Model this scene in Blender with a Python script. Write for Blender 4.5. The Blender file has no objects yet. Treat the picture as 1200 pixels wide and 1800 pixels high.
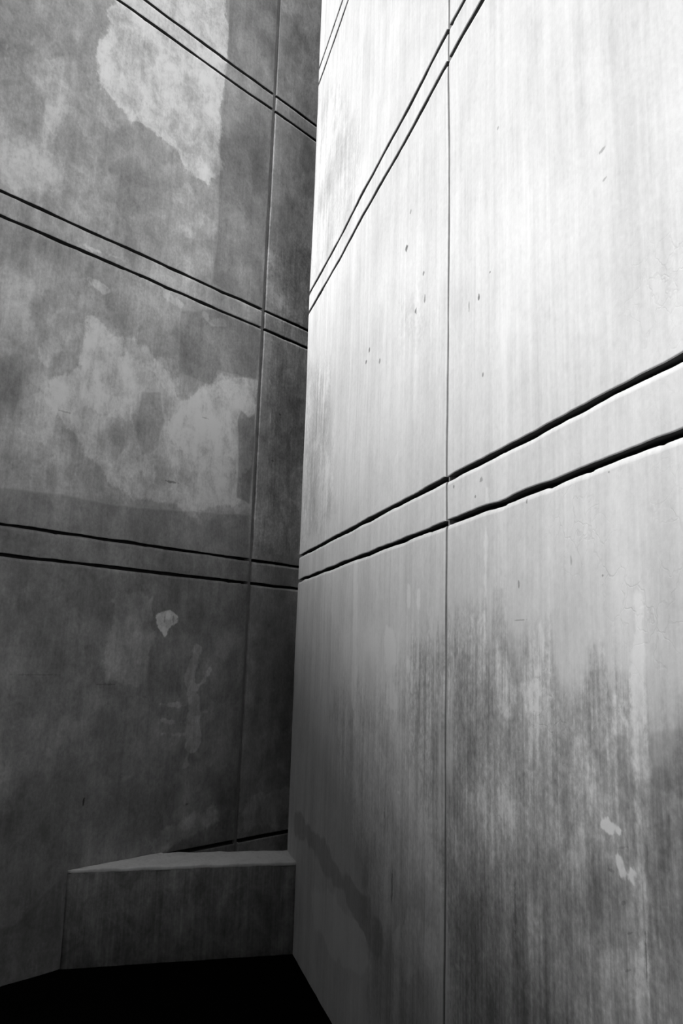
import bpy, math
import numpy as np
from mathutils import Matrix, Vector

# ---------------------------------------------------------------- camera, sky, sun, exposure
scene = bpy.context.scene
cam_data = bpy.data.cameras.new('camera')
cam = bpy.data.objects.new('camera', cam_data)
scene.collection.objects.link(cam)
cam_data.sensor_fit = 'VERTICAL'
cam_data.sensor_height = 36.0
cam_data.lens = 1372.41 / 1800.0 * 36.0
cam_data.clip_start = 0.05
EYE = 1.6
cam.matrix_world = (Matrix.Translation((0, 0, EYE)) @ Matrix.Rotation(math.pi / 2 + 0.1820, 4, 'X')
                    @ Matrix.Rotation(0.0308, 4, 'Z'))
scene.camera = cam

SKY = 0.30
SUN_FROM = Vector((-0.63, -0.775, 0.85))
SUN_STRENGTH = 5.0
SUN_ANGLE = 22
OPPOSITE_HEIGHT, BACK_HEIGHT = 5.74, 6.0
OPPOSITE_HEIGHT_2 = 2.85

world = bpy.data.worlds.new('overcast_sky')
scene.world = world
world.use_nodes = True
wn = world.node_tree.nodes
wn['Background'].inputs[0].default_value = (1, 1, 1, 1)
wn['Background'].inputs[1].default_value = SKY

sun_data = bpy.data.lights.new('hazy_sun', 'SUN')
sun_data.energy = SUN_STRENGTH
sun_data.angle = math.radians(SUN_ANGLE)
sun = bpy.data.objects.new('hazy_sun', sun_data)
sun.rotation_euler = SUN_FROM.to_track_quat('Z', 'Y').to_euler()
sun.location = (0, 0, 12)
scene.collection.objects.link(sun)

scene.view_settings.view_transform = 'Standard'
scene.view_settings.look = 'None'
scene.view_settings.gamma = 1.0
scene.view_settings.use_curve_mapping = False
scene.view_settings.exposure = 0.18

# ---------------------------------------------------------------- the two wall planes (metres)
A_L, D_L = 0.7468, -3.9124
A_R, D_R = -0.2640, 1.0176
S_JOINT_L, S_JOINT_R, S_CORNER = 3.364, 2.414, 4.742
GROOVES = [2.051, 2.204, 3.828, 3.965, 5.536, 5.664, 7.25, 7.38]   # centre lines above the floor
COL = scene.collection


def wall_frame(a, d):
    n = Vector((math.cos(a), -math.sin(a), 0)) * d
    u = Vector((math.sin(a), math.cos(a), 0))
    y = Vector((0, 0, 1)).cross(u)
    return Matrix(((u.x, y.x, 0, n.x), (u.y, y.y, 0, n.y), (0, 0, 1, 0), (0, 0, 0, 1)))


# ---------------------------------------------------------------- numeric noise (numpy)
def _hash(ix, iy, seed):
    h = (ix.astype(np.int64) * 374761393 + iy.astype(np.int64) * 668265263 + seed * 1442695041) & 0x7fffffff
    h = ((h ^ (h >> 13)) * 1274126177) & 0x7fffffff
    return ((h ^ (h >> 16)) & 0xffff) / 65535.0 * 2 - 1


def vnoise(x, y, seed=0):
    x = np.asarray(x, float); y = np.asarray(y, float)
    x, y = np.broadcast_arrays(x, y)
    ix = np.floor(x); iy = np.floor(y)
    fx = x - ix; fy = y - iy
    fx = fx * fx * (3 - 2 * fx); fy = fy * fy * (3 - 2 * fy)
    a = _hash(ix, iy, seed); b = _hash(ix + 1, iy, seed)
    c = _hash(ix, iy + 1, seed); d = _hash(ix + 1, iy + 1, seed)
    return (a * (1 - fx) + b * fx) * (1 - fy) + (c * (1 - fx) + d * fx) * fy


def fbm(x, y, seed=0, octaves=3):
    t = 0.0; amp = 1.0; f = 1.0
    for o in range(octaves):
        c, q = math.cos(o * 1.1), math.sin(o * 1.1)      # turned octaves hide the lattice
        e = 1.0 if o == 0 else f
        t = t + amp * vnoise((x * c - y * q) * e + o * 5.3, (x * q + y * c) * e, seed + o * 17)
        amp *= 0.5; f *= 2.1
    return t


def upright(x, y, seed=0, octaves=3):
    t = 0.0; amp = 1.0; f = 1.0
    for o in range(octaves):
        t = t + amp * vnoise(x * f, y * f + o * 3.7, seed + o * 17)
        amp *= 0.5; f *= 2.1
    return t


# ---------------------------------------------------------------- stains and some painted shade, in wall metres (along the wall, above the floor)
# polygons: (amount in stops, points); run-off and shade: (amount, edge width, points); strokes: (amount, half width, points); soft: (amount, s, z, radius s, radius z)
LEFT = {
    'patch': [
        (0.65, [(2.883, 6.315), (2.905, 5.866), (2.912, 5.689), (2.882, 5.49), (2.892, 5.144), (2.911, 4.758), (2.802, 4.677), (2.721, 4.686), (2.606, 4.7), (2.534, 4.767), (2.401, 4.807), (2.225, 4.793), (2.112, 4.859), (1.983, 4.888), (1.949, 4.963), (1.958, 5.142), (2.012, 5.297), (2.054, 5.69)]),
        (0.48, [(2.023, 3.289), (2.096, 3.451), (2.194, 3.374), (2.344, 3.395), (2.506, 3.357), (2.637, 3.287), (2.697, 3.175), (2.777, 3.145), (2.972, 3.305), (3.005, 3.369), (3.327, 3.422), (3.356, 3.134), (3.31, 2.905), (3.234, 2.581), (3.053, 2.476), (2.748, 2.457), (2.503, 2.492), (2.311, 2.525), (2.121, 2.652), (1.992, 2.752), (1.892, 2.92), (1.943, 3.064), (2.003, 3.148)]),
        (0.36, [(2.382, 1.929), (2.644, 1.91), (2.63, 1.405), (2.345, 1.415), (2.342, 1.661)]),
        (0.4, [(3.405, 0.481), (3.44, 0.708), (3.702, 0.759), (3.818, 0.726), (3.833, 0.469)]),
        (0.25, [(3.384, 6.642), (3.417, 6.395), (3.594, 6.49), (3.693, 6.405), (3.781, 6.569), (3.763, 6.926)]),
        (0.22, [(1.463, 4.275), (1.651, 4.287), (1.853, 4.296), (1.889, 4.214), (1.769, 4.111), (1.621, 3.97), (1.496, 3.975)]),
        (-0.18, [(1.795, 4.698), (1.851, 4.844), (1.923, 4.664), (1.937, 4.449), (1.883, 4.275), (1.813, 4.418)]),
        (-0.2, [(2.081, 4.566), (2.199, 4.767), (2.351, 4.755), (2.515, 4.733), (2.599, 4.68), (2.484, 4.588), (2.413, 4.433), (2.272, 4.408), (2.166, 4.272), (2.102, 4.427)]),
    ],
    'detail': [
        (0.22, [(1.812, 3.22), (1.904, 3.283), (1.924, 3.19), (1.857, 3.104), (1.805, 3.136)]),
        (0.2, [(1.997, 3.382), (2.114, 3.45), (2.133, 3.325), (2.076, 3.104), (2.03, 3.224)]),
        (0.25, [(2.498, 3.355), (2.63, 3.37), (2.689, 3.265), (2.724, 3.164), (2.65, 3.125), (2.537, 3.239)]),
        (0.2, [(2.776, 3.159), (2.968, 3.304), (3.081, 3.368), (3.304, 3.383), (3.289, 3.218), (3.107, 3.015), (2.891, 2.816), (2.718, 2.815), (2.642, 2.978)]),
        (0.2, [(2.19, 3.035), (2.394, 3.056), (2.388, 2.915), (2.24, 2.895)]),
        (0.18, [(1.708, 2.87), (1.826, 2.934), (1.93, 2.866), (1.886, 2.665), (1.761, 2.667)]),
        (-0.3, [(1.541, 3.038), (1.699, 3.103), (1.738, 2.878), (1.707, 2.746), (1.574, 2.744)]),
        (-0.05, [(1.89, 3.098), (2.036, 3.159), (2.08, 3.071), (1.95, 3.001)]),
        (0.2, [(1.598, 4.793), (1.753, 4.931), (1.838, 4.614), (1.752, 4.438), (1.642, 4.534)]),
        (0.2, [(2.477, 4.425), (2.66, 4.597), (2.812, 4.425), (2.735, 4.228), (2.516, 4.209)]),
        (1.5, [(2.666, 1.792), (2.719, 1.825), (2.784, 1.819), (2.816, 1.78), (2.78, 1.728), (2.731, 1.683), (2.688, 1.72), (2.661, 1.759)]),
    ],
    'panel_tone': [
        (0.22, 3.364, 9, 5.6, 9),
        (-0.5, -9, 3.364, -1, 2.051),
        (-0.55, -9, 3.364, 2.051, 2.204),
        (-0.1, 3.364, 9, -1, 2.204),
    ],
    'overlay': [
        (-0.35, [(2.203, 0.426), (2.097, 0.36), (1.99, 0.263), (0.7, 0.242), (0.7, -0.135), (2.251, -0.044)]),  # wedge beside the ledge, its shade painted onto the wall
        (-0.4, [(2.448, 3.106), (2.574, 3.141), (2.613, 2.971), (2.576, 2.784), (2.482, 2.729), (2.421, 2.888)]),
        (-0.2, [(2.874, 2.923), (2.945, 2.996), (2.935, 2.825), (2.872, 2.775)]),
        (-0.42, [(2.887, 6.318), (2.912, 5.689), (2.892, 5.144), (2.909, 4.723), (2.928, 4.396), (2.911, 3.988), (3.344, 3.957), (3.357, 4.591), (3.382, 5.997), (3.387, 6.695)]),
        (-0.4, [(2.679, 3.704), (2.695, 3.304), (2.831, 3.303), (2.955, 3.285), (2.992, 3.412), (3.326, 3.438), (3.346, 3.768), (3.247, 3.838), (2.952, 3.822)]),
        (-0.75, [(3.182, 3.111), (3.211, 3.19), (3.278, 3.155), (3.332, 3.196), (3.34, 2.911), (3.318, 2.579), (3.209, 2.599), (3.208, 2.883)]),
        (-0.42, [(0.7, 2.371), (1.672, 2.384), (2.043, 2.406), (2.434, 2.403), (3.323, 2.495), (3.343, 2.202), (2.529, 2.199), (0.7, 2.186)]),
    ],
    'drip_shade': [
        (-0.25, 0.15, [(3.357, 4.591), (3.525, 4.577), (3.878, 4.685), (4.002, 2.25), (3.343, 2.202)]),  # strip towards the slot, darkened in place of the right wall's occlusion
    ],
    'patch_strokes': [
        (0.5, 0.0449, [(2.803, 0.515), (2.937, 0.564), (3.045, 0.598), (3.151, 0.597)]),
    ],
    'detail_strokes': [
        (0.55, 0.0303, [(2.985, 1.617), (2.927, 1.447), (2.974, 1.279), (2.969, 1.081)]),
        (0.55, 0.0563, [(2.972, 1.296), (2.971, 1.048)]),
        (0.5, 0.0222, [(2.959, 1.049), (2.939, 0.936)]),
        (0.5, 0.0157, [(2.971, 1.362), (3.083, 1.488)]),
        (0.5, 0.0151, [(2.725, 1.291), (2.953, 1.279)]),
        (0.5, 0.0188, [(2.748, 1.201), (2.961, 1.173)]),
        (0.45, 0.0149, [(2.759, 1.124), (2.941, 1.112)]),
        (0.4, 0.0117, [(2.994, 1.238), (3.11, 1.242)]),
        (0.5, 0.0147, [(2.009, 3.858), (2.111, 3.866), (2.242, 3.878)]),
        (0.45, 0.0216, [(2.042, 3.674), (2.101, 3.662), (2.142, 3.65)]),
        (0.35, 0.0288, [(2.554, 3.764), (2.663, 3.747)]),
        (0.4, 0.0218, [(2.864, 3.751), (2.923, 3.712), (3.014, 3.752)]),
        (0.5, 0.0192, [(3.648, 6.657), (3.701, 6.617), (3.75, 6.673), (3.779, 6.62)]),
        (0.5, 0.0051, [(1.446, 4.712), (1.446, 4.8)]),
    ],
    'soft': [
        (-0.3, 1.709, 3.741, 0.201, 0.097),
        (-0.3, 1.899, 2.542, 0.191, 0.107),
        (-0.6, 1.969, 0.726, 0.209, 0.191),  # lower left corner darkened in place of occlusion
        (-0.3, 2.061, 0.419, 0.184, 0.136),  # same corner, more shade put into the tone
        (-0.3, 3.704, 2.988, 0.085, 0.618),  # slot edge darkened in place of occlusion
        (-0.45, 1.643, 2.914, 0.12, 0.15),
        (-0.3, 1.412, 4.742, 0.155, 0.36),
        (0.2, 1.56, 4.244, 0.204, 0.162),
        (-0.25, 2.523, 2.931, 0.101, 0.174),
        (0.25, 2.098, 3.245, 0.217, 0.166),
        (0.3, 2.849, 3.066, 0.27, 0.258),
        (0.15, 1.757, 4.387, 0.11, 0.237),
        (-0.2, 2.285, 4.484, 0.261, 0.148),
        (-0.25, 3.072, 4.893, 0.196, 0.635),
        (-0.35, 3.597, 3.381, 0.226, 0.498),
        (0.15, 2.298, 3.064, 0.19, 0.136),
        (-0.25, 1.846, 1.873, 0.239, 0.174),
        (-0.25, 2.001, 1.274, 0.245, 0.171),
        (0.2, 2.26, 1.237, 0.168, 0.179),
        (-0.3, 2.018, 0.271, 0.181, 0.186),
        (0.2, 1.612, 3.471, 0.126, 0.124),
        (0.25, 1.708, 2.594, 0.12, 0.119),
        (-0.2, 2.325, 3.604, 0.241, 0.141),
        (0.2, 1.986, 2.978, 0.205, 0.096),
        (-0.25, 2.668, 0.637, 0.302, 0.122),
        (0.12, 2.498, 1.699, 0.148, 0.224),
        (-0.2, 2.87, 1.48, 0.207, 0.267),
    ],
    'marks': [
        (-1.6, 2.293, 0.799, 0.0057, 0.0222, 0),
        (-0.9, 2.965, 0.713, 0.013, 0.0055, 0),
        (-1.0, 2.694, 2.606, 0.0519, 0.0074, 0),
        (-0.7, 2.917, 3.065, 0.0358, 0.0047, 0),
        (-0.8, 3.566, 3.252, 0.013, 0.007, 0),
        (-0.7, 3.517, 2.908, 0.0209, 0.0068, 0),
        (-0.5, 2.374, 1.406, 0.0712, 0.0057, 0),
        (-0.35, 1.951, 1.457, 0.1421, 0.0049, 0),
        (0.7, 3.472, 3.203, 0.0063, 0.0481, 0),
        (0.5, 2.745, 1.8, 0.0189, 0.0256, 0),
        (-0.6, 2.719, 1.782, 0.0062, 0.0226, 0),
        (-0.6, 2.779, 1.785, 0.0064, 0.0228, 0),
        (0.5, 2.712, 5.405, 0.0084, 0.0494, 0),
        (-0.5, 1.98, 2.866, 0.0421, 0.0054, 0),
    ],
}
RIGHT = {
    'drip_shade': [
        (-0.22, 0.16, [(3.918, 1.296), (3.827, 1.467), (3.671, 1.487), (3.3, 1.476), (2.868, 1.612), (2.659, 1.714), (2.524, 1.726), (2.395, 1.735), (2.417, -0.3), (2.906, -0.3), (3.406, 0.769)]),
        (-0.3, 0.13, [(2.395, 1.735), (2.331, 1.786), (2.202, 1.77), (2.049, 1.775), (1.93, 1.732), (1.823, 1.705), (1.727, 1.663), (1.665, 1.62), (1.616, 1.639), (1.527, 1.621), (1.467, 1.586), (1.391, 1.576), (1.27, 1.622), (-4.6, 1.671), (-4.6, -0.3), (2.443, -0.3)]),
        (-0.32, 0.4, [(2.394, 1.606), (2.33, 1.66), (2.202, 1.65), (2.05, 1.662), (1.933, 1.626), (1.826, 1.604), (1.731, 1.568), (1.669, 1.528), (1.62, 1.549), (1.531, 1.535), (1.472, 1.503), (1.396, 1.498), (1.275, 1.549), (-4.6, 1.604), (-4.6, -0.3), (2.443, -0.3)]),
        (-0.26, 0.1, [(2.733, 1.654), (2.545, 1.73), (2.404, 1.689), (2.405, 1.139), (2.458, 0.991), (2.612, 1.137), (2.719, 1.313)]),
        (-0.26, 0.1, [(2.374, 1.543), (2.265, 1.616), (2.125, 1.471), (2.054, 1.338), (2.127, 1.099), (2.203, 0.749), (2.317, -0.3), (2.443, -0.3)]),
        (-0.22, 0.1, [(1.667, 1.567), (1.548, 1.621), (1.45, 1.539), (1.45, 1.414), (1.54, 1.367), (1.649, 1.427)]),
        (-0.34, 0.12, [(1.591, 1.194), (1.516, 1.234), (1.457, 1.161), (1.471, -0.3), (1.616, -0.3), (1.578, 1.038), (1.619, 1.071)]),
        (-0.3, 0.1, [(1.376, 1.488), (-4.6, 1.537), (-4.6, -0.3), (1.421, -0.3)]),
        (-0.62, 0.16, [(2.323, 0.958), (1.959, 1.108), (1.784, 1.175), (1.594, 1.147), (1.616, -0.3), (2.4, -0.3)]),  # foot darkened beyond the damp, standing in for weaker light
        (-0.25, 0.12, [(4.732, 3.462), (4.414, 3.42), (4.114, 3.237), (3.879, 2.337), (4.238, 2.235), (4.768, 2.269)]),
        (-0.15, 0.1, [(2.942, 3.064), (2.704, 3.006), (2.551, 2.845), (2.607, 2.777), (2.792, 2.802)]),
        (-0.16, 0.15, [(4.823, 5.589), (4.081, 5.092), (3.537, 4.254), (3.705, 3.793), (4.058, 3.806), (4.82, 3.98)]),
    ],
    'patch': [
        (0.32, [(2.08, 1.577), (2.016, 1.618), (1.966, 1.572), (1.935, 1.499), (1.968, 1.452), (2.053, 1.476)]),
        (0.25, [(1.887, 1.545), (1.705, 1.566), (1.67, 1.502), (1.774, 1.467), (1.874, 1.481)]),
        (0.4, [(3.021, 1.668), (2.938, 1.689), (2.886, 1.591), (2.91, 1.419), (2.992, 1.435)]),
        (0.28, [(2.878, 0.622), (2.707, 0.749), (2.454, 0.791), (2.442, 0.664), (2.811, 0.497)]),
        (0.25, [(4.151, 0.431), (3.66, 0.54), (3.218, 0.514), (3.135, 0.418), (3.535, 0.298), (4.002, 0.263)]),
        (0.3, [(1.37, 1.366), (1.272, 1.374), (1.275, 1.336), (1.346, 1.338)]),
        (-0.25, [(1.599, 1.134), (1.529, 1.192), (1.476, 1.156), (1.495, 1.086), (1.566, 1.073)]),
    ],
    'detail': [
        (1.4, [(1.562, 1.261), (1.541, 1.267), (1.509, 1.265), (1.473, 1.274), (1.443, 1.267), (1.459, 1.255), (1.493, 1.255), (1.521, 1.258), (1.554, 1.253)]),
        (1.4, [(1.496, 1.207), (1.481, 1.207), (1.471, 1.183), (1.486, 1.172)]),
        (1.4, [(1.453, 1.194), (1.444, 1.194), (1.449, 1.178), (1.456, 1.18)]),
        (1.4, [(1.573, 0.999), (1.555, 1.001), (1.512, 0.999), (1.52, 0.988), (1.547, 0.991)]),
        (0.42, [(1.426, 1.621), (1.399, 1.749), (1.384, 1.748), (1.374, 1.622), (1.378, 1.456), (1.402, 1.238), (1.439, -0.3), (1.471, -0.3), (1.438, 1.23), (1.44, 1.449)]),
    ],
    'detail_strokes': [
        (0.3, 0.0088, [(2.766, 1.865), (2.757, 1.51), (2.773, 1.208)]),
        (0.35, 0.0068, [(2.658, 1.837), (2.652, 1.514), (2.673, 1.318)]),
        (0.3, 0.0294, [(3.48, 2.0), (3.459, 1.685), (3.451, 1.408)]),
        (0.3, 0.0055, [(2.102, 2.105), (2.107, 1.866), (2.113, 1.65)]),
        (0.3, 0.005, [(1.79, 1.747), (1.8, 1.535)]),
    ],
    'overlay': [
        (-0.25, [(1.377, 1.467), (1.264, 1.488), (1.273, 1.366), (1.355, 1.331), (1.378, 1.37)]),
    ],
    'patch_strokes': [
        (-0.45, 0.0634, [(4.509, 0.655), (4.193, 0.683), (4.004, 0.667), (3.721, 0.621), (3.477, 0.602), (3.223, 0.571), (3.072, 0.54)]),
    ],
    'soft': [
        (-0.15, 3.474, 3.513, 0.677, 0.193),
        (-0.3, 2.329, 1.563, 0.133, 0.106),
        (-0.3, 2.183, 1.322, 0.234, 0.112),
        (-0.25, 1.65, 1.389, 0.144, 0.076),
        (0.15, 2.021, 1.238, 0.272, 0.088),
        (-0.3, 1.344, 1.252, 0.085, 0.124),
        (-0.35, 1.553, 1.112, 0.108, 0.091),
        (-0.25, 2.513, 1.262, 0.151, 0.144),
        (-0.35, 2.13, 0.747, 0.226, 0.142),
        (0.2, 3.233, 1.658, 0.404, 0.145),
        (-0.12, 3.632, 3.061, 0.683, 0.254),
        (-0.1, 1.301, 2.412, 0.12, 0.188),
        (-0.12, 1.291, 1.786, 0.05, 0.133),
        (-0.15, 4.524, 2.693, 0.483, 0.299),
    ],
    'crazing': [
        (1, 1.455, 1.802, 0.262, 0.147),
        (1, 1.599, 1.494, 0.274, 0.188),
        (0.8, 2.126, 1.298, 0.335, 0.233),
        (0.8, 1.344, 1.252, 0.102, 0.206),
        (0.7, 3.243, 0.807, 0.478, 0.324),
        (0.8, 2.203, 0.823, 0.318, 0.223),
        (0.6, 1.287, 2.354, 0.116, 0.246),
        (0.5, 1.702, 1.997, 0.406, 0.086),
    ],
    'marks': [
        (-1.8, 2.846, 3.286, 0.0155, 0.0158, 0),
        (-1.0, 2.651, 3.077, 0.0107, 0.0083, 0),
        (-1.6, 2.728, 2.954, 0.0109, 0.0146, 0),
        (-1.0, 2.636, 2.963, 0.0104, 0.0162, 0),
        (-1.5, 2.077, 2.798, 0.0062, 0.0049, 0),
        (-1.7, 2.159, 2.751, 0.0073, 0.0134, 0),
        (-1.2, 2.234, 2.749, 0.0038, 0.024, 0),
        (-1.4, 3.35, 3.026, 0.0131, 0.015, 0),
        (-1.4, 3.401, 2.988, 0.0142, 0.0101, 0),
        (-0.9, 3.178, 2.911, 0.0139, 0.0118, 0),
        (-1.3, 2.127, 2.476, 0.0067, 0.0079, 0),
        (-0.7, 2.805, 3.429, 0.0125, 0.009, 0),
        (-0.7, 2.012, 3.259, 0.0075, 0.0068, 0),
        (-0.6, 1.469, 2.736, 0.0103, 0.0037, 0),
        (-0.7, 1.474, 2.816, 0.0128, 0.005, 0),
        (-0.9, 1.906, 1.806, 0.005, 0.0117, 0),
        (-0.6, 1.899, 1.708, 0.0342, 0.0019, 0),
        (-0.5, 1.646, 1.841, 0.0039, 0.0139, 0),
        (-0.7, 1.484, 2.022, 0.0051, 0.0033, 0),
        (-1.0, 2.349, 2.164, 0.0075, 0.0082, 0),
        (-0.8, 2.141, 2.143, 0.0095, 0.0106, 0),
        (-0.9, 2.182, 2.098, 0.0065, 0.0046, 0),
        (-0.9, 1.86, 2.024, 0.0049, 0.0066, 0),
        (-0.9, 1.518, 1.793, 0.0051, 0.0032, 0),
        (-0.5, 1.519, 1.177, 0.0162, 0.0048, 0),
        (-0.4, 1.484, 1.124, 0.0094, 0.0047, -0.3),
        (-0.4, 1.466, 1.073, 0.0123, 0.0023, -0.5),
        (-0.4, 1.474, 1.002, 0.0124, 0.0023, -0.5),
        (-0.3, 1.477, 1.232, 0.0248, 0.0028, -0.3),
        (-0.9, 3.0, 1.009, 0.0081, 0.0175, 0),
        (0.7, 2.842, 1.112, 0.0195, 0.0051, 0),
        (0.5, 2.309, 0.712, 0.0203, 0.0091, 0),
        (-0.6, 1.946, 0.974, 0.0075, 0.0694, 0),
        (-0.8, 2.899, 0.77, 0.0101, 0.049, 0),
        (0.5, 2.934, 1.612, 0.0158, 0.0037, 0),
        (-0.8, 1.416, 1.039, 0.0022, 0.0527, 0),
    ],
}



def poly_sd(s, z, pts):
    """signed distance to a polygon, positive inside"""
    p = np.array(pts); q = np.roll(p, -1, 0)
    d = np.full(s.shape, 1e9); inside = np.zeros(s.shape, bool)
    for (ax, ay), (bx, by) in zip(p, q):
        ex, ey = bx - ax, by - ay
        wx, wy = s - ax, z - ay
        t = np.clip((wx * ex + wy * ey) / (ex * ex + ey * ey + 1e-12), 0, 1)
        d = np.minimum(d, np.hypot(wx - ex * t, wy - ey * t))
        c = ((ay <= z) & (by > z)) | ((by <= z) & (ay > z))
        xi = ax + (z - ay) / np.where(abs(by - ay) < 1e-9, 1e-9, by - ay) * ex
        inside ^= c & (s < xi)
    return np.where(inside, d, -d)


def stroke_sd(s, z, hw, pts):
    d = np.full(s.shape, 1e9)
    for (ax, ay), (bx, by) in zip(pts[:-1], pts[1:]):
        ex, ey = bx - ax, by - ay
        wx, wy = s - ax, z - ay
        t = np.clip((wx * ex + wy * ey) / (ex * ex + ey * ey + 1e-12), 0, 1)
        d = np.minimum(d, np.hypot(wx - ex * t, wy - ey * t))
    return hw - d


def near(s, z, pts, pad):
    p = np.array(pts); lo = p.min(0) - pad; hi = p.max(0) + pad
    return (s > lo[0]) & (s < hi[0]) & (z > lo[1]) & (z < hi[1])


def stain_shade_fields(s, z, data, side):
    out = {}
    ws = s + 0.05 * fbm(s * 5, z * 5, 41, 3); wz = z + 0.05 * fbm(s * 5, z * 5, 43, 3)
    blot = fbm(ws * 1.6, wz * 1.6, 51, 7)
    blot2 = fbm(ws * 5.0 + 9, wz * 4.2, 61, 5)
    swipe = upright((s + 0.35 * z) * 9, (z - 0.2 * s) * 2.2, 71, 4)
    streak = upright(s * 24, z * 0.55, 81, 4)
    streak2 = upright(s * 48 + 3, z * 1.3 + 0.5 * fbm(s * 3, z, 95, 2), 91, 3)
    for layer in ('patch', 'detail', 'overlay'):
        best = np.full(s.shape, -0.3); amt = np.zeros(s.shape)
        for a, hw, pts in [(a, None, p) for a, p in data.get(layer, ())] + list(data.get(layer + '_strokes', ())):
            c = near(s, z, pts, 0.3)
            if not c.any():
                continue
            sd = np.full(s.shape, -1.0)
            sd[c] = poly_sd(s[c], z[c], pts) if hw is None else stroke_sd(s[c], z[c], hw, pts)
            m = sd > best
            best[m] = sd[m]; amt[m] = a
        if layer == 'patch':
            best = best + 0.034 * fbm(s * 7, z * 7, 33, 5)
        if layer == 'detail':
            best = best + 0.016 * fbm(s * 13, z * 11, 35, 4)
        out[layer + '_sd'] = best; out[layer + '_amount'] = amt
    # run-off and painted shade: ragged upright teeth along the outline, uneven inside
    damp_shade = np.zeros(s.shape)
    for a, w, pts in data.get('drip_shade', ()):
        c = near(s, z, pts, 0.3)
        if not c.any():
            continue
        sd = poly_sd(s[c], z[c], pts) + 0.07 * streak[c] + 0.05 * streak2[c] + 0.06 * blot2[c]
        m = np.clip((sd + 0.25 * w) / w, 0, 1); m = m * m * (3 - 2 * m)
        damp_shade[c] += a * m
    t = damp_shade.copy()
    for a, sa, sb, za, zb in data.get('panel_tone', ()):       # a tone step over whole panels, between joints
        t += a * ((s > sa) & (s < sb) & (z > za) & (z < zb))
    for a, cs, cz, rs, rz in data.get('soft', ()):
        t += a * np.exp(-(((ws - cs) / rs) ** 2 + ((wz - cz) / rz) ** 2)) * (1 + 0.5 * blot2)
    wet_shade = np.clip(-damp_shade * 1.7, 0, 0.85)
    if side == 'left':
        t += 0.24 * np.tanh(blot * 2.2) + 0.20 * np.tanh(blot2 * 2.2) + 0.10 * swipe + 0.07 * streak + 0.06 * streak2
    else:
        t += 0.07 * np.tanh(blot) + 0.07 * blot2 + 0.08 * streak + 0.07 * streak2 + 0.04 * swipe
        t += wet_shade * (0.27 * streak + 0.20 * streak2 + 0.38 * np.tanh(blot2 * 1.8) + 0.20 * blot)
    out['wall_tone'] = t
    out['damp_shade'] = wet_shade
    cr = np.zeros(s.shape)
    for a, cs, cz, rs, rz in data.get('crazing', ()):
        cr += a * np.exp(-(((ws - cs) / rs) ** 2 + ((wz - cz) / rz) ** 2))
    out['crazing'] = np.clip(cr * (0.5 + blot2), 0, 1)
    return out


# ---------------------------------------------------------------- materials
class Nodes:
    def __init__(self, name):
        self.m = bpy.data.materials.new(name)
        self.m.use_nodes = True
        self.t = self.m.node_tree
        self.b = self.t.nodes['Principled BSDF']

    def n(self, kind, **kw):
        x = self.t.nodes.new(kind)
        for k, v in kw.items():
            setattr(x, k, v)
        return x

    def link(self, a, b):
        self.t.links.new(a, b)

    def put(self, sock, v):
        if isinstance(v, (int, float)):
            sock.default_value = v
        elif isinstance(v, (tuple, list)):
            sock.default_value = v
        else:
            self.link(v, sock)

    def math(self, op, a, b=0.0, c=0.0, clamp=False):
        x = self.n('ShaderNodeMath', operation=op, use_clamp=clamp)
        self.put(x.inputs[0], a); self.put(x.inputs[1], b); self.put(x.inputs[2], c)
        return x.outputs[0]

    def add(self, *a):
        r = a[0]
        for k in a[1:]:
            r = self.math('ADD', r, k)
        return r

    def mul(self, a, b):
        return self.math('MULTIPLY', a, b)

    def smooth(self, v, lo, hi, a=0.0, b=1.0):
        x = self.n('ShaderNodeMapRange', interpolation_type='SMOOTHSTEP')
        self.put(x.inputs['Value'], v)
        for k, q in (('From Min', lo), ('From Max', hi), ('To Min', a), ('To Max', b)):
            self.put(x.inputs[k], q)
        return x.outputs[0]

    def attr(self, name):
        return self.n('ShaderNodeAttribute', attribute_name=name).outputs['Fac']

    def coords(self, sx, sy, sz, off=0.0):
        tc = self.n('ShaderNodeTexCoord')
        mp = self.n('ShaderNodeMapping')
        self.link(tc.outputs['Object'], mp.inputs['Vector'])
        mp.inputs['Scale'].default_value = (sx, sy, sz)
        mp.inputs['Location'].default_value = (off, off * 0.7, off * 1.3)
        return mp.outputs[0]

    def noise(self, vec, detail=4.0, rough=0.55, dist=0.0):
        """noise centred on zero, about -1..1"""
        x = self.n('ShaderNodeTexNoise')
        self.link(vec, x.inputs['Vector'])
        x.inputs['Scale'].default_value = 1.0
        x.inputs['Detail'].default_value = detail
        x.inputs['Roughness'].default_value = rough
        x.inputs['Distortion'].default_value = dist
        return self.math('MULTIPLY_ADD', x.outputs['Fac'], 4.0, -2.0)


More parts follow.
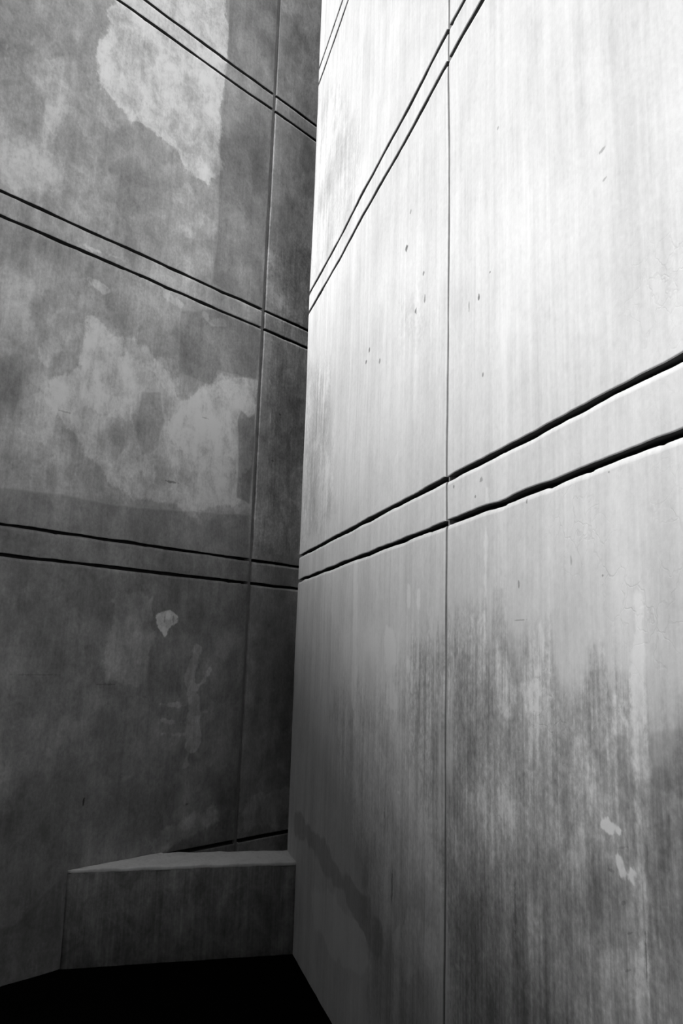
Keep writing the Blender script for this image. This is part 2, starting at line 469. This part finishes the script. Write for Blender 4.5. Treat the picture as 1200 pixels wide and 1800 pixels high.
def concrete(name, base, mottle=0.3, streak=0.1, fine=0.06, relief=1.0, crack=0.0, stains=False, rough=0.3,
             ragged=0.02, marks=()):
    M = Nodes(name)
    cloud = M.noise(M.coords(9, 8, 7, 5.3), 5, 0.62, 0.5)        # trowelled clouds
    grain = M.noise(M.coords(70, 40, 55, 1.9), 3, 0.65)          # sand
    run = M.noise(M.coords(85, 20, 2.6, 2.2), 3, 0.6)            # fine upright run-off
    tone = M.add(M.mul(cloud, mottle), M.mul(grain, fine), M.mul(run, streak))
    scuff = M.noise(M.coords(30, 14, 19, 13.0), 3, 0.7)      # trowel scuffs
    tone = M.math('MULTIPLY_ADD', M.math('POWER', M.math('ABSOLUTE', scuff), 1.5), -fine * 1.5, tone)
    if stains:
        tone = M.add(tone, M.attr('wall_tone'))
        iso = M.math('MULTIPLY_ADD', cloud, ragged, M.mul(grain, ragged * 0.25))
        vary = M.math('MULTIPLY_ADD', cloud, 0.22, 1.0)
        for layer, soft, k in (('patch', 0.013, 1.0), ('detail', 0.006, 0.5), ('overlay', 0.008, 0.5)):
            m = M.smooth(M.math('MULTIPLY_ADD', iso, k, M.attr(layer + '_sd')), -soft, soft)
            tone = M.math('MULTIPLY_ADD', M.mul(M.attr(layer + '_amount'), vary), m, tone)
        damp_shade_fac = M.attr('damp_shade')
        tone = M.math('MULTIPLY_ADD', damp_shade_fac, M.add(M.mul(run, 0.36), M.mul(cloud, 0.50), M.mul(grain, 0.42)), tone)
    if crack:
        vo = M.n('ShaderNodeTexVoronoi', feature='DISTANCE_TO_EDGE')
        wv = M.n('ShaderNodeVectorMath', operation='ADD')
        M.link(M.coords(17, 8, 11, 0.4), wv.inputs[0])
        nz = M.n('ShaderNodeTexNoise'); nz.inputs['Scale'].default_value = 14.0; nz.inputs['Detail'].default_value = 3
        M.link(M.coords(1, 1, 1), nz.inputs['Vector'])
        sc = M.n('ShaderNodeVectorMath', operation='SCALE'); sc.inputs['Scale'].default_value = 1.5
        M.link(nz.outputs['Color'], sc.inputs[0]); M.link(sc.outputs[0], wv.inputs[1])
        M.link(wv.outputs[0], vo.inputs['Vector']); vo.inputs['Scale'].default_value = 1.0
        line = M.smooth(vo.outputs['Distance'], 0.0, 0.045, 1.0, 0.0)
        line = M.mul(line, M.attr('crazing'))
        tone = M.math('MULTIPLY_ADD', line, -crack, tone)
    if marks:
        tc = M.n('ShaderNodeTexCoord'); sp = M.n('ShaderNodeSeparateXYZ'); M.link(tc.outputs['Object'], sp.inputs[0])
        wob = M.add(grain, M.mul(run, 0.5))
        for a, cs, cz, rs, rz, tilt in marks:
            ds = M.math('ADD', sp.outputs[0], -cs); dz = M.math('ADD', sp.outputs[2], -cz)
            ds, dz = M.math('MULTIPLY_ADD', dz, -tilt, ds) if abs(tilt) > 0 and rz > rs else ds, \
                M.math('MULTIPLY_ADD', ds, -tilt, dz) if abs(tilt) > 0 and rz <= rs else dz
            ds = M.mul(ds, 1 / rs); dz = M.mul(dz, 1 / rz)
            r = M.math('SQRT', M.math('MULTIPLY_ADD', ds, ds, M.mul(dz, dz)))
            m = M.smooth(M.math('MULTIPLY_ADD', wob, 0.45, r), 0.6, 1.1, 1.0, 0.0)
            tone = M.math('MULTIPLY_ADD', m, a, tone)
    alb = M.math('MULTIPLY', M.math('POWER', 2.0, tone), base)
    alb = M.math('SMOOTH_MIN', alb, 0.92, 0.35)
    cc = M.n('ShaderNodeCombineColor')
    for i in range(3):
        M.link(alb, cc.inputs[i])
    bsdf = M.n('ShaderNodeBsdfDiffuse')            # bone-dry matt concrete
    M.link(cc.outputs[0], bsdf.inputs['Color'])
    bsdf.inputs['Roughness'].default_value = rough
    M.t.nodes.remove(M.b)
    M.link(bsdf.outputs[0], M.t.nodes['Material Output'].inputs['Surface'])
    h = M.add(M.mul(M.noise(M.coords(14, 8, 10, 2.7), 3, 0.6), 0.0010 * relief), M.mul(grain, 0.0003 * relief))
    if crack:
        h = M.math('MULTIPLY_ADD', line, -0.0008, h)
    bp = M.n('ShaderNodeBump'); bp.inputs['Strength'].default_value = 0.5; bp.inputs['Distance'].default_value = 1.0
    M.link(h, bp.inputs['Height']); M.link(bp.outputs[0], bsdf.inputs['Normal'])
    return M.m


_made = {}


def wall_material(side, data, s0, s1, z0, z1):
    """the wall's concrete; a panel with scratches or knocks of its own gets them added"""
    mk = tuple(m for m in data.get('marks', ()) if s0 - 0.02 < m[1] < s1 + 0.02 and z0 - 0.02 < m[2] < z1 + 0.02)
    key = (side, mk)
    if key not in _made:
        if side == 'left':
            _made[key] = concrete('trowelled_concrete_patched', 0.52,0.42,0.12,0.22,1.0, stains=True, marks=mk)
        else:
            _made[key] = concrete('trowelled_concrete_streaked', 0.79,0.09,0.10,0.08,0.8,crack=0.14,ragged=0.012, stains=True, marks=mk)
    return _made[key]


MAT_GROOVE = concrete('shade_toned_joint_concrete', 0.055, 0.3, 0.1, 0.1, 1.0)  # near-black tone standing in for the shade inside the grooves
MAT_MORTAR = concrete('joint_mortar', 0.30, 0.3, 0.1, 0.12, 1.2)
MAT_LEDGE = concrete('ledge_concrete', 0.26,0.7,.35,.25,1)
MAT_LEDGE_TOP = concrete('ledge_top_skylit_screed', 0.88,.2,.0,.15,1.5)  # screed albedo raised to stand in for light from above
MAT_RETURN = concrete('plain_concrete', 0.35, 0.4, 0.3, 0.2, 1.0)
MAT_FAR = concrete('dark_blocker_concrete', 0.15,.3,.2,.1,1)


def floor_material():
    M = Nodes('black_floor')
    g = M.noise(M.coords(3, 3, 3), 5, 0.6)
    a = M.math('MULTIPLY_ADD', g, 0.0006, 0.0022)
    cc = M.n('ShaderNodeCombineColor')
    for i in range(3):
        M.link(a, cc.inputs[i])
    M.link(cc.outputs[0], M.b.inputs['Base Color'])
    M.b.inputs['Roughness'].default_value = 0.95
    M.b.inputs['Specular IOR Level'].default_value = 0.02
    return M.m


# ---------------------------------------------------------------- mesh helpers
def mesh_object(name, verts, faces, mat, parent=None, smooth=False, attrs=None, mats=None, index=None):
    me = bpy.data.meshes.new(name)
    if isinstance(faces, np.ndarray):           # big grids: quads
        verts = np.ascontiguousarray(verts, dtype=np.float32)
        me.vertices.add(len(verts)); me.vertices.foreach_set('co', verts.ravel())
        me.loops.add(faces.size); me.loops.foreach_set('vertex_index', np.ascontiguousarray(faces, dtype=np.int32).ravel())
        me.polygons.add(len(faces)); me.polygons.foreach_set('loop_start', np.arange(0, faces.size, 4, dtype=np.int32))
        me.update(calc_edges=True)
    else:
        me.from_pydata([tuple(map(float, v)) for v in verts], [], [tuple(map(int, f)) for f in faces])
    for m in (mats or [mat]):
        me.materials.append(m)
    if index is not None:
        me.polygons.foreach_set('material_index', np.ascontiguousarray(index, dtype=np.int32))
    if attrs:
        for k, v in attrs.items():
            me.attributes.new(k, 'FLOAT', 'POINT').data.foreach_set('value', np.ascontiguousarray(v, dtype=np.float32))
    me.polygons.foreach_set('use_smooth', np.full(len(me.polygons), smooth, bool))
    me.update()
    o = bpy.data.objects.new(name, me)
    COL.objects.link(o)
    if parent:
        o.parent = parent
    return o


def prism(name, poly, z0, z1, mat, parent=None):
    n = len(poly)
    v = [(x, y, z0) for x, y in poly] + [(x, y, z1) for x, y in poly]
    f = [tuple(range(n - 1, -1, -1)), tuple(range(n, 2 * n))]
    f += [(i, (i + 1) % n, n + (i + 1) % n, n + i) for i in range(n)]
    return mesh_object(name, v, f, mat, parent)


def axis(a0, a1, b0, b1, step, depth, fine):
    """positions and recess along one axis of a panel: flank, rounded arris, face, arris, flank"""
    lo = [(0.0, depth), (0.0, b0), (b0 * 0.10, b0 * 0.55), (b0 * 0.38, b0 * 0.20), (b0, 0.0), (b0 + 0.002, 0.0)]
    hi = [(0.0, depth), (0.0, b1), (b1 * 0.10, b1 * 0.55), (b1 * 0.38, b1 * 0.20), (b1, 0.0), (b1 + 0.002, 0.0)]
    mid = []; x = a0 + b0 + 0.002
    while x < a1 - b1 - 0.004:                           # close spacing only where the wall is seen from near
        if x > a0 + b0 + 0.003: mid.append(x)
        x += step if fine[0] - 0.1 < x < fine[1] else 0.08
        if x > a1 - b1 - 0.004: break
    pos = [a0 + p for p, _ in lo] + list(mid) + [a1 - p for p, _ in reversed(hi)]
    rec = [r for _, r in lo] + [0.0] * len(mid) + [r for _, r in reversed(hi)]
    return np.array(pos), np.array(rec)


def panel(name, root, out, s0, s1, z0, z1, mat, data, side, fine, step, seed, depth=0.062, wob=0.0028,
          arris=(0.005, 0.005, 0.003, 0.018), bow=0.004, cut=None):
    """one slab of the wall face; out = +1/-1 is the side of local Y the wall shows"""
    ps, rs = axis(s0, s1, arris[0], arris[1], step, depth, fine[0])
    pz, rz = axis(z0, z1, arris[2], arris[3], step, depth, fine[1])
    if cut:                                     # a level groove that starts part way along
        cz = cut[0] + np.array([-0.022, -0.012, -0.010, 0.010, 0.011, 0.014])
        keep = abs(pz - cut[0]) > 0.024
        pz, rz = np.concatenate([pz[keep], cz]), np.concatenate([rz[keep], 0 * cz])
        o = np.argsort(pz); pz, rz = pz[o], rz[o]
    S, Z = np.meshgrid(ps, pz)
    RS, RZ = np.meshgrid(rs, rz)
    rec = np.maximum(RS, RZ)
    # hand-run arrises: the edges wander a little and are chipped here and there
    lo = fbm(S * 7, seed + 0 * S, 3 + seed) * wob; hi = fbm(S * 7, seed + 5.0 + 0 * S, 9 + seed) * wob
    chip = np.clip(vnoise(S * 16, seed + 0 * S, 31 + seed) - 0.80, 0, 1) * 0.02
    wl = np.clip(1 - (Z - z0) / 0.06, 0, 1); wh = np.clip(1 - (z1 - Z) / 0.06, 0, 1)
    Zj = Z + lo * wl + (hi - chip) * wh
    lo = fbm(Z * 6, seed + 2.0 + 0 * Z, 5 + seed) * wob * 0.7; hi = fbm(Z * 6, seed + 7.0 + 0 * Z, 7 + seed) * wob * 0.7
    wl = np.clip(1 - (S - s0) / 0.05, 0, 1); wh = np.clip(1 - (s1 - S) / 0.05, 0, 1)
    Sj = S + lo * wl + hi * wh
    und = fbm(S * 1.7, Z * 1.3, 77, 3) * bow
    if cut:
        rec = np.maximum(rec, np.where((abs(Z - cut[0]) < 0.0105) & (S > cut[1]), 0.02, 0.0))
    Y = out * (und - rec)
    verts = np.stack([Sj, Y, Zj], -1).reshape(-1, 3)
    nz, ns = S.shape
    idx = np.arange(nz * ns).reshape(nz, ns)
    a, b, c, d = idx[:-1, :-1].ravel(), idx[:-1, 1:].ravel(), idx[1:, 1:].ravel(), idx[1:, :-1].ravel()
    faces = np.stack([a, b, c, d] if out < 0 else [a, d, c, b], -1)
    attrs = stain_shade_fields(Sj.ravel(), Zj.ravel(), data, side) if data is not None else None
    if data is not None:
        mat = wall_material(side, data, s0, s1, z0, z1)
    # flanks inside the level grooves carry the painted shade
    inside = (RZ > 0.0185) | ((rec > 0.012) & (RZ == 0) & (RS == 0))
    index = (inside.ravel()[faces].sum(1) >= 2).astype(int)
    if side == 'right':                          # mortar smeared over the flanks of the upright joint
        flank = (RS > 0.0055).ravel()[faces].sum(1) >= 2
        index[flank & (index == 0)] = 2
    o = mesh_object(name, verts, faces, mat, root, True, attrs, [mat, MAT_GROOVE, MAT_MORTAR], index)
    o.data.polygons.foreach_set('use_smooth', rec.ravel()[faces].max(1) < 0.011)
    return o


def info(o, label=None, category=None, kind=None):
    if label: o['label'] = label
    if category: o['category'] = category
    if kind: o['kind'] = kind
    return o


GAP = 0.0070           # half height of a level groove
JW_L, JW_R = 0.015, 0.011   # half width of the upright joints


def build_wall(name, frame, out, s_from, s_to, joint, jw, mat, data, side, fine, step, thick, rows, seed, label, bow, cut=None):
    """rows: (z0, z1, is_band). The root mesh is the recessed core that closes the grooves."""
    core = 0.045
    y0, y1 = -out * core, -out * thick
    root = prism(name, [(s_from, y0), (s_to, y0), (s_to, y1), (s_from, y1)] if out < 0 else
                 [(s_from, y1), (s_to, y1), (s_to, y0), (s_from, y0)], 0.0, rows[-1][1], MAT_GROOVE)
    root.matrix_world = frame
    info(root, label, 'wall', 'structure')
    k = seed
    for z0, z1, band in rows:
        for a, b in ((s_from, joint - jw), (joint + jw, s_to)):
            k += 1
            panel('concrete_band' if band else 'concrete_panel', root, out, a, b,
                  z0 + (GAP if z0 > 0 else 0), z1 - GAP, mat, data, side, fine, step, k, bow=bow, cut=cut if z0 == 0 else None)
    # mortar run down the upright joint, standing across the level grooves
    n = int(rows[-1][1] / 0.03)
    zz = np.linspace(0.0, rows[-1][1] - 0.02, n + 1)
    prof = [(-1.3, 0.047), (-1.0, 0.016), (-0.5, 0.012), (0.5, 0.012), (1.0, 0.016), (1.3, 0.047)]
    v = []
    for q in zz:
        w = 1 + 0.10 * float(vnoise(q * 9, 3.3, seed)); dd = 0.0015 * float(vnoise(q * 7, 8.1, seed + 4))
        v += [(joint + px * jw * w, -out * (py + dd), q) for px, py in prof]
    m = len(prof); f = []
    for i in range(n):
        for j in range(m - 1):
            q = (i * m + j, i * m + j + 1, (i + 1) * m + j + 1, (i + 1) * m + j)
            f.append(q if out < 0 else q[::-1])
    mesh_object('joint_mortar', v, f, MAT_MORTAR, root, True)
    return root


def rows_from(cuts, top):
    zs = [0.0] + cuts + [top]
    r = []
    for i in range(len(zs) - 1):
        r.append((zs[i], zs[i + 1], zs[i + 1] - zs[i] < 0.25))
    return r


# ---------------------------------------------------------------- the setting
FR_L, FR_R = wall_frame(A_L, D_L), wall_frame(A_R, D_R)
TOP = 8.8
LEFT_FROM, LEFT_TO = 0.9, 7.5
RIGHT_FROM = -4.5
fl = prism('floor', [(-9, -8), (9, -8), (9, 12), (-9, 12)], -0.2, 0.0, floor_material())
info(fl, 'flat black floor at the foot of the concrete walls', 'floor', 'structure')

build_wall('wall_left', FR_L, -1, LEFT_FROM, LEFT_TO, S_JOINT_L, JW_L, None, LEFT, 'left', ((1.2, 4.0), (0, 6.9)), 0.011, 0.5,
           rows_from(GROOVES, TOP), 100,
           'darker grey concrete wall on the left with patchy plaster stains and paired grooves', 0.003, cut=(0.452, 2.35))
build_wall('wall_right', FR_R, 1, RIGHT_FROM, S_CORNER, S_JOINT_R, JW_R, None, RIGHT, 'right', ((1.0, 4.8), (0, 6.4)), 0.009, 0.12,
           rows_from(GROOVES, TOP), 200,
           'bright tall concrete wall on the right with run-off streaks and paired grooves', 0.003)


# the far side of the right-hand block, running back along a narrow slot beside the left wall
E = FR_R @ Vector((S_CORNER, 0, 0))
uL = Vector((math.sin(A_L), math.cos(A_L), 0))
nL = Vector((math.cos(A_L), -math.sin(A_L), 0))
FR_B = wall_frame(A_L, E.dot(nL))
sB = E.dot(uL)
build_wall('wall_right_return', FR_B, 1, sB, LEFT_TO, sB + 1.9, JW_R, MAT_RETURN, None, None, ((0, 0), (0, 0)), 0.25, 0.3,
           rows_from(GROOVES, TOP), 300,
           'return face of the bright right wall, along the narrow slot beside the left wall', 0.0)


def plain_wall(name, p, q, height, label, height2=None):
    """an added, unseen wall of two lifts between two floor points, inside face towards the court"""
    p, q = Vector((p[0], p[1], 0)), Vector((q[0], q[1], 0))
    u = (q - p).normalized(); n = Vector((-u.y, u.x, 0)); L = (q - p).length
    def quad(z0, z1, back, name, parent, mat):
        pts = [p - n * back, q - n * back, q - n * 0.4, p - n * 0.4]
        o = prism(name, [(c.x, c.y) for c in pts], z0, z1, mat, parent)
        if height2 and z1 == height:            # raking top, sloped to shape the sunlight
            for v in o.data.vertices:
                if abs(v.co.z - z1) < 1e-4:
                    t = (Vector((v.co.x, v.co.y, 0)) - p).dot(u) / L
                    v.co.z += (height2 - height) * t
        return o
    r = quad(0, height, 0.02, name, None, MAT_GROOVE)
    info(r, label, 'wall', 'structure')
    z = 0.0
    for c in [g for g in GROOVES if g < min(height, height2 or height) - 0.3] + [height]:
        quad(z, c - (GAP if c < height else 0), 0.0, 'concrete_panel' if c - z > 0.25 else 'concrete_band', r, MAT_FAR)
        z = c + GAP


LA = FR_L @ Vector((LEFT_FROM, 0, 0)); RB = FR_R @ Vector((RIGHT_FROM, 0, 0))
uR = Vector((math.sin(A_R), math.cos(A_R), 0))
OB = LA - uR * 7.0
plain_wall('blocker_wall_opposite', (LA.x, LA.y), (OB.x, OB.y), OPPOSITE_HEIGHT, 'unseen wall added opposite the right wall to shape the sunlight', OPPOSITE_HEIGHT_2)  # added out of view; height and sloping top set the shadow gradient
plain_wall('blocker_wall_back', (OB.x, OB.y), (RB.x, RB.y), BACK_HEIGHT, 'unseen wall added behind the viewpoint to block light')  # added out of view to close off light from behind

# ---------------------------------------------------------------- low ledge wall across the mouth of the slot
ledge = bpy.data.objects.new('concrete_ledge', None)
COL.objects.link(ledge)
ledge.location = (-0.70, 4.58, 0)
info(ledge, 'low concrete ledge with a pale rough top, bridging the two walls', 'ledge')
FLc, FRc, BRc, BLc = (-1.352, 4.297), (-0.190, 4.600), (-0.236, 4.850), (-0.980, 4.700)


def ledge_part(name, z0, z1, mat, wob, grow, seed):
    """a slab over the ledge plan with hand-made, wandering edges"""
    def lerp(a, b, t): return (a[0] + (b[0] - a[0]) * t, a[1] + (b[1] - a[1]) * t)
    N, Mr = 48, 10
    v = []; f = []
    for lay in range(4):
        for j in range(Mr + 1):
            for i in range(N + 1):
                t, r = i / N, j / Mr
                fr = lerp(FLc, FRc, t); bk = lerp(BLc, BRc, t)
                x, y = lerp(fr, bk, r)
                e = (1 if j == 0 else -1 if j == Mr else 0)
                off = (grow + wob * float(fbm(t * 22, seed + j * 1.0, seed))) * e
                inset = 0.002 * e if lay in (0, 3) else 0.0
                y -= off - inset
                z = (z0, z0 + 0.003, z1 - 0.002, z1)[lay]
                if lay == 3:
                    z += wob * 0.9 * float(fbm(x * 14, y * 14, seed + 3))
                v.append((x - ledge.location.x, y - ledge.location.y, z))
    W = N + 1; LZ = W * (Mr + 1)
    for j in range(Mr):
        for i in range(N):
            a = j * W + i
            f.append((a, a + W, a + W + 1, a + 1))
            b = a + 3 * LZ
            f.append((b, b + 1, b + W + 1, b + W))
    for lay in range(3):
        o = lay * LZ
        for i in range(N):
            f.append((o + i, o + i + 1, o + LZ + i + 1, o + LZ + i))
            b = o + Mr * W + i
            f.append((b + 1, b, b + LZ, b + LZ + 1))
        for j in range(Mr):
            b = o + j * W
            f.append((b + W, b, b + LZ, b + W + LZ))
            b = o + j * W + N
            f.append((b, b + W, b + W + LZ, b + LZ))
    return mesh_object(name, v, f, mat, ledge, True)


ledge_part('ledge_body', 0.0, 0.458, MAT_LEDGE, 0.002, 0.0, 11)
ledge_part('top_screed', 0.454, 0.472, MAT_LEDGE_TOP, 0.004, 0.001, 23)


def lump(name, cx, cy, cz, r, h, seed, mat, parent):
    v = [(cx, cy, cz + h)]; f = []
    n = 12
    for k, (rr, hh) in enumerate(((0.5, 0.8), (0.85, 0.35), (1.0, -0.2))):
        for i in range(n):
            a = 2 * math.pi * i / n
            q = rr * r * (1 + 0.35 * float(vnoise(math.cos(a) * 2 + 5, math.sin(a) * 2 + k, seed)))
            v.append((cx + math.cos(a) * q * 1.5, cy + math.sin(a) * q * 0.7, cz + h * hh))
    for i in range(n):
        f.append((0, 1 + i, 1 + (i + 1) % n))
        for k in range(2):
            a, b = 1 + k * n + i, 1 + k * n + (i + 1) % n
            f.append((a, a + n, b + n, b))
    return mesh_object(name, v, f, mat, parent, True)


lump('mortar_crumb', -0.955 + 0.70, 4.665 - 4.58, 0.470, 0.016, 0.012, 5, MAT_LEDGE_TOP, ledge)
lump('mortar_crumb', -0.90 + 0.70, 4.645 - 4.58, 0.470, 0.011, 0.007, 6, MAT_LEDGE_TOP, ledge)
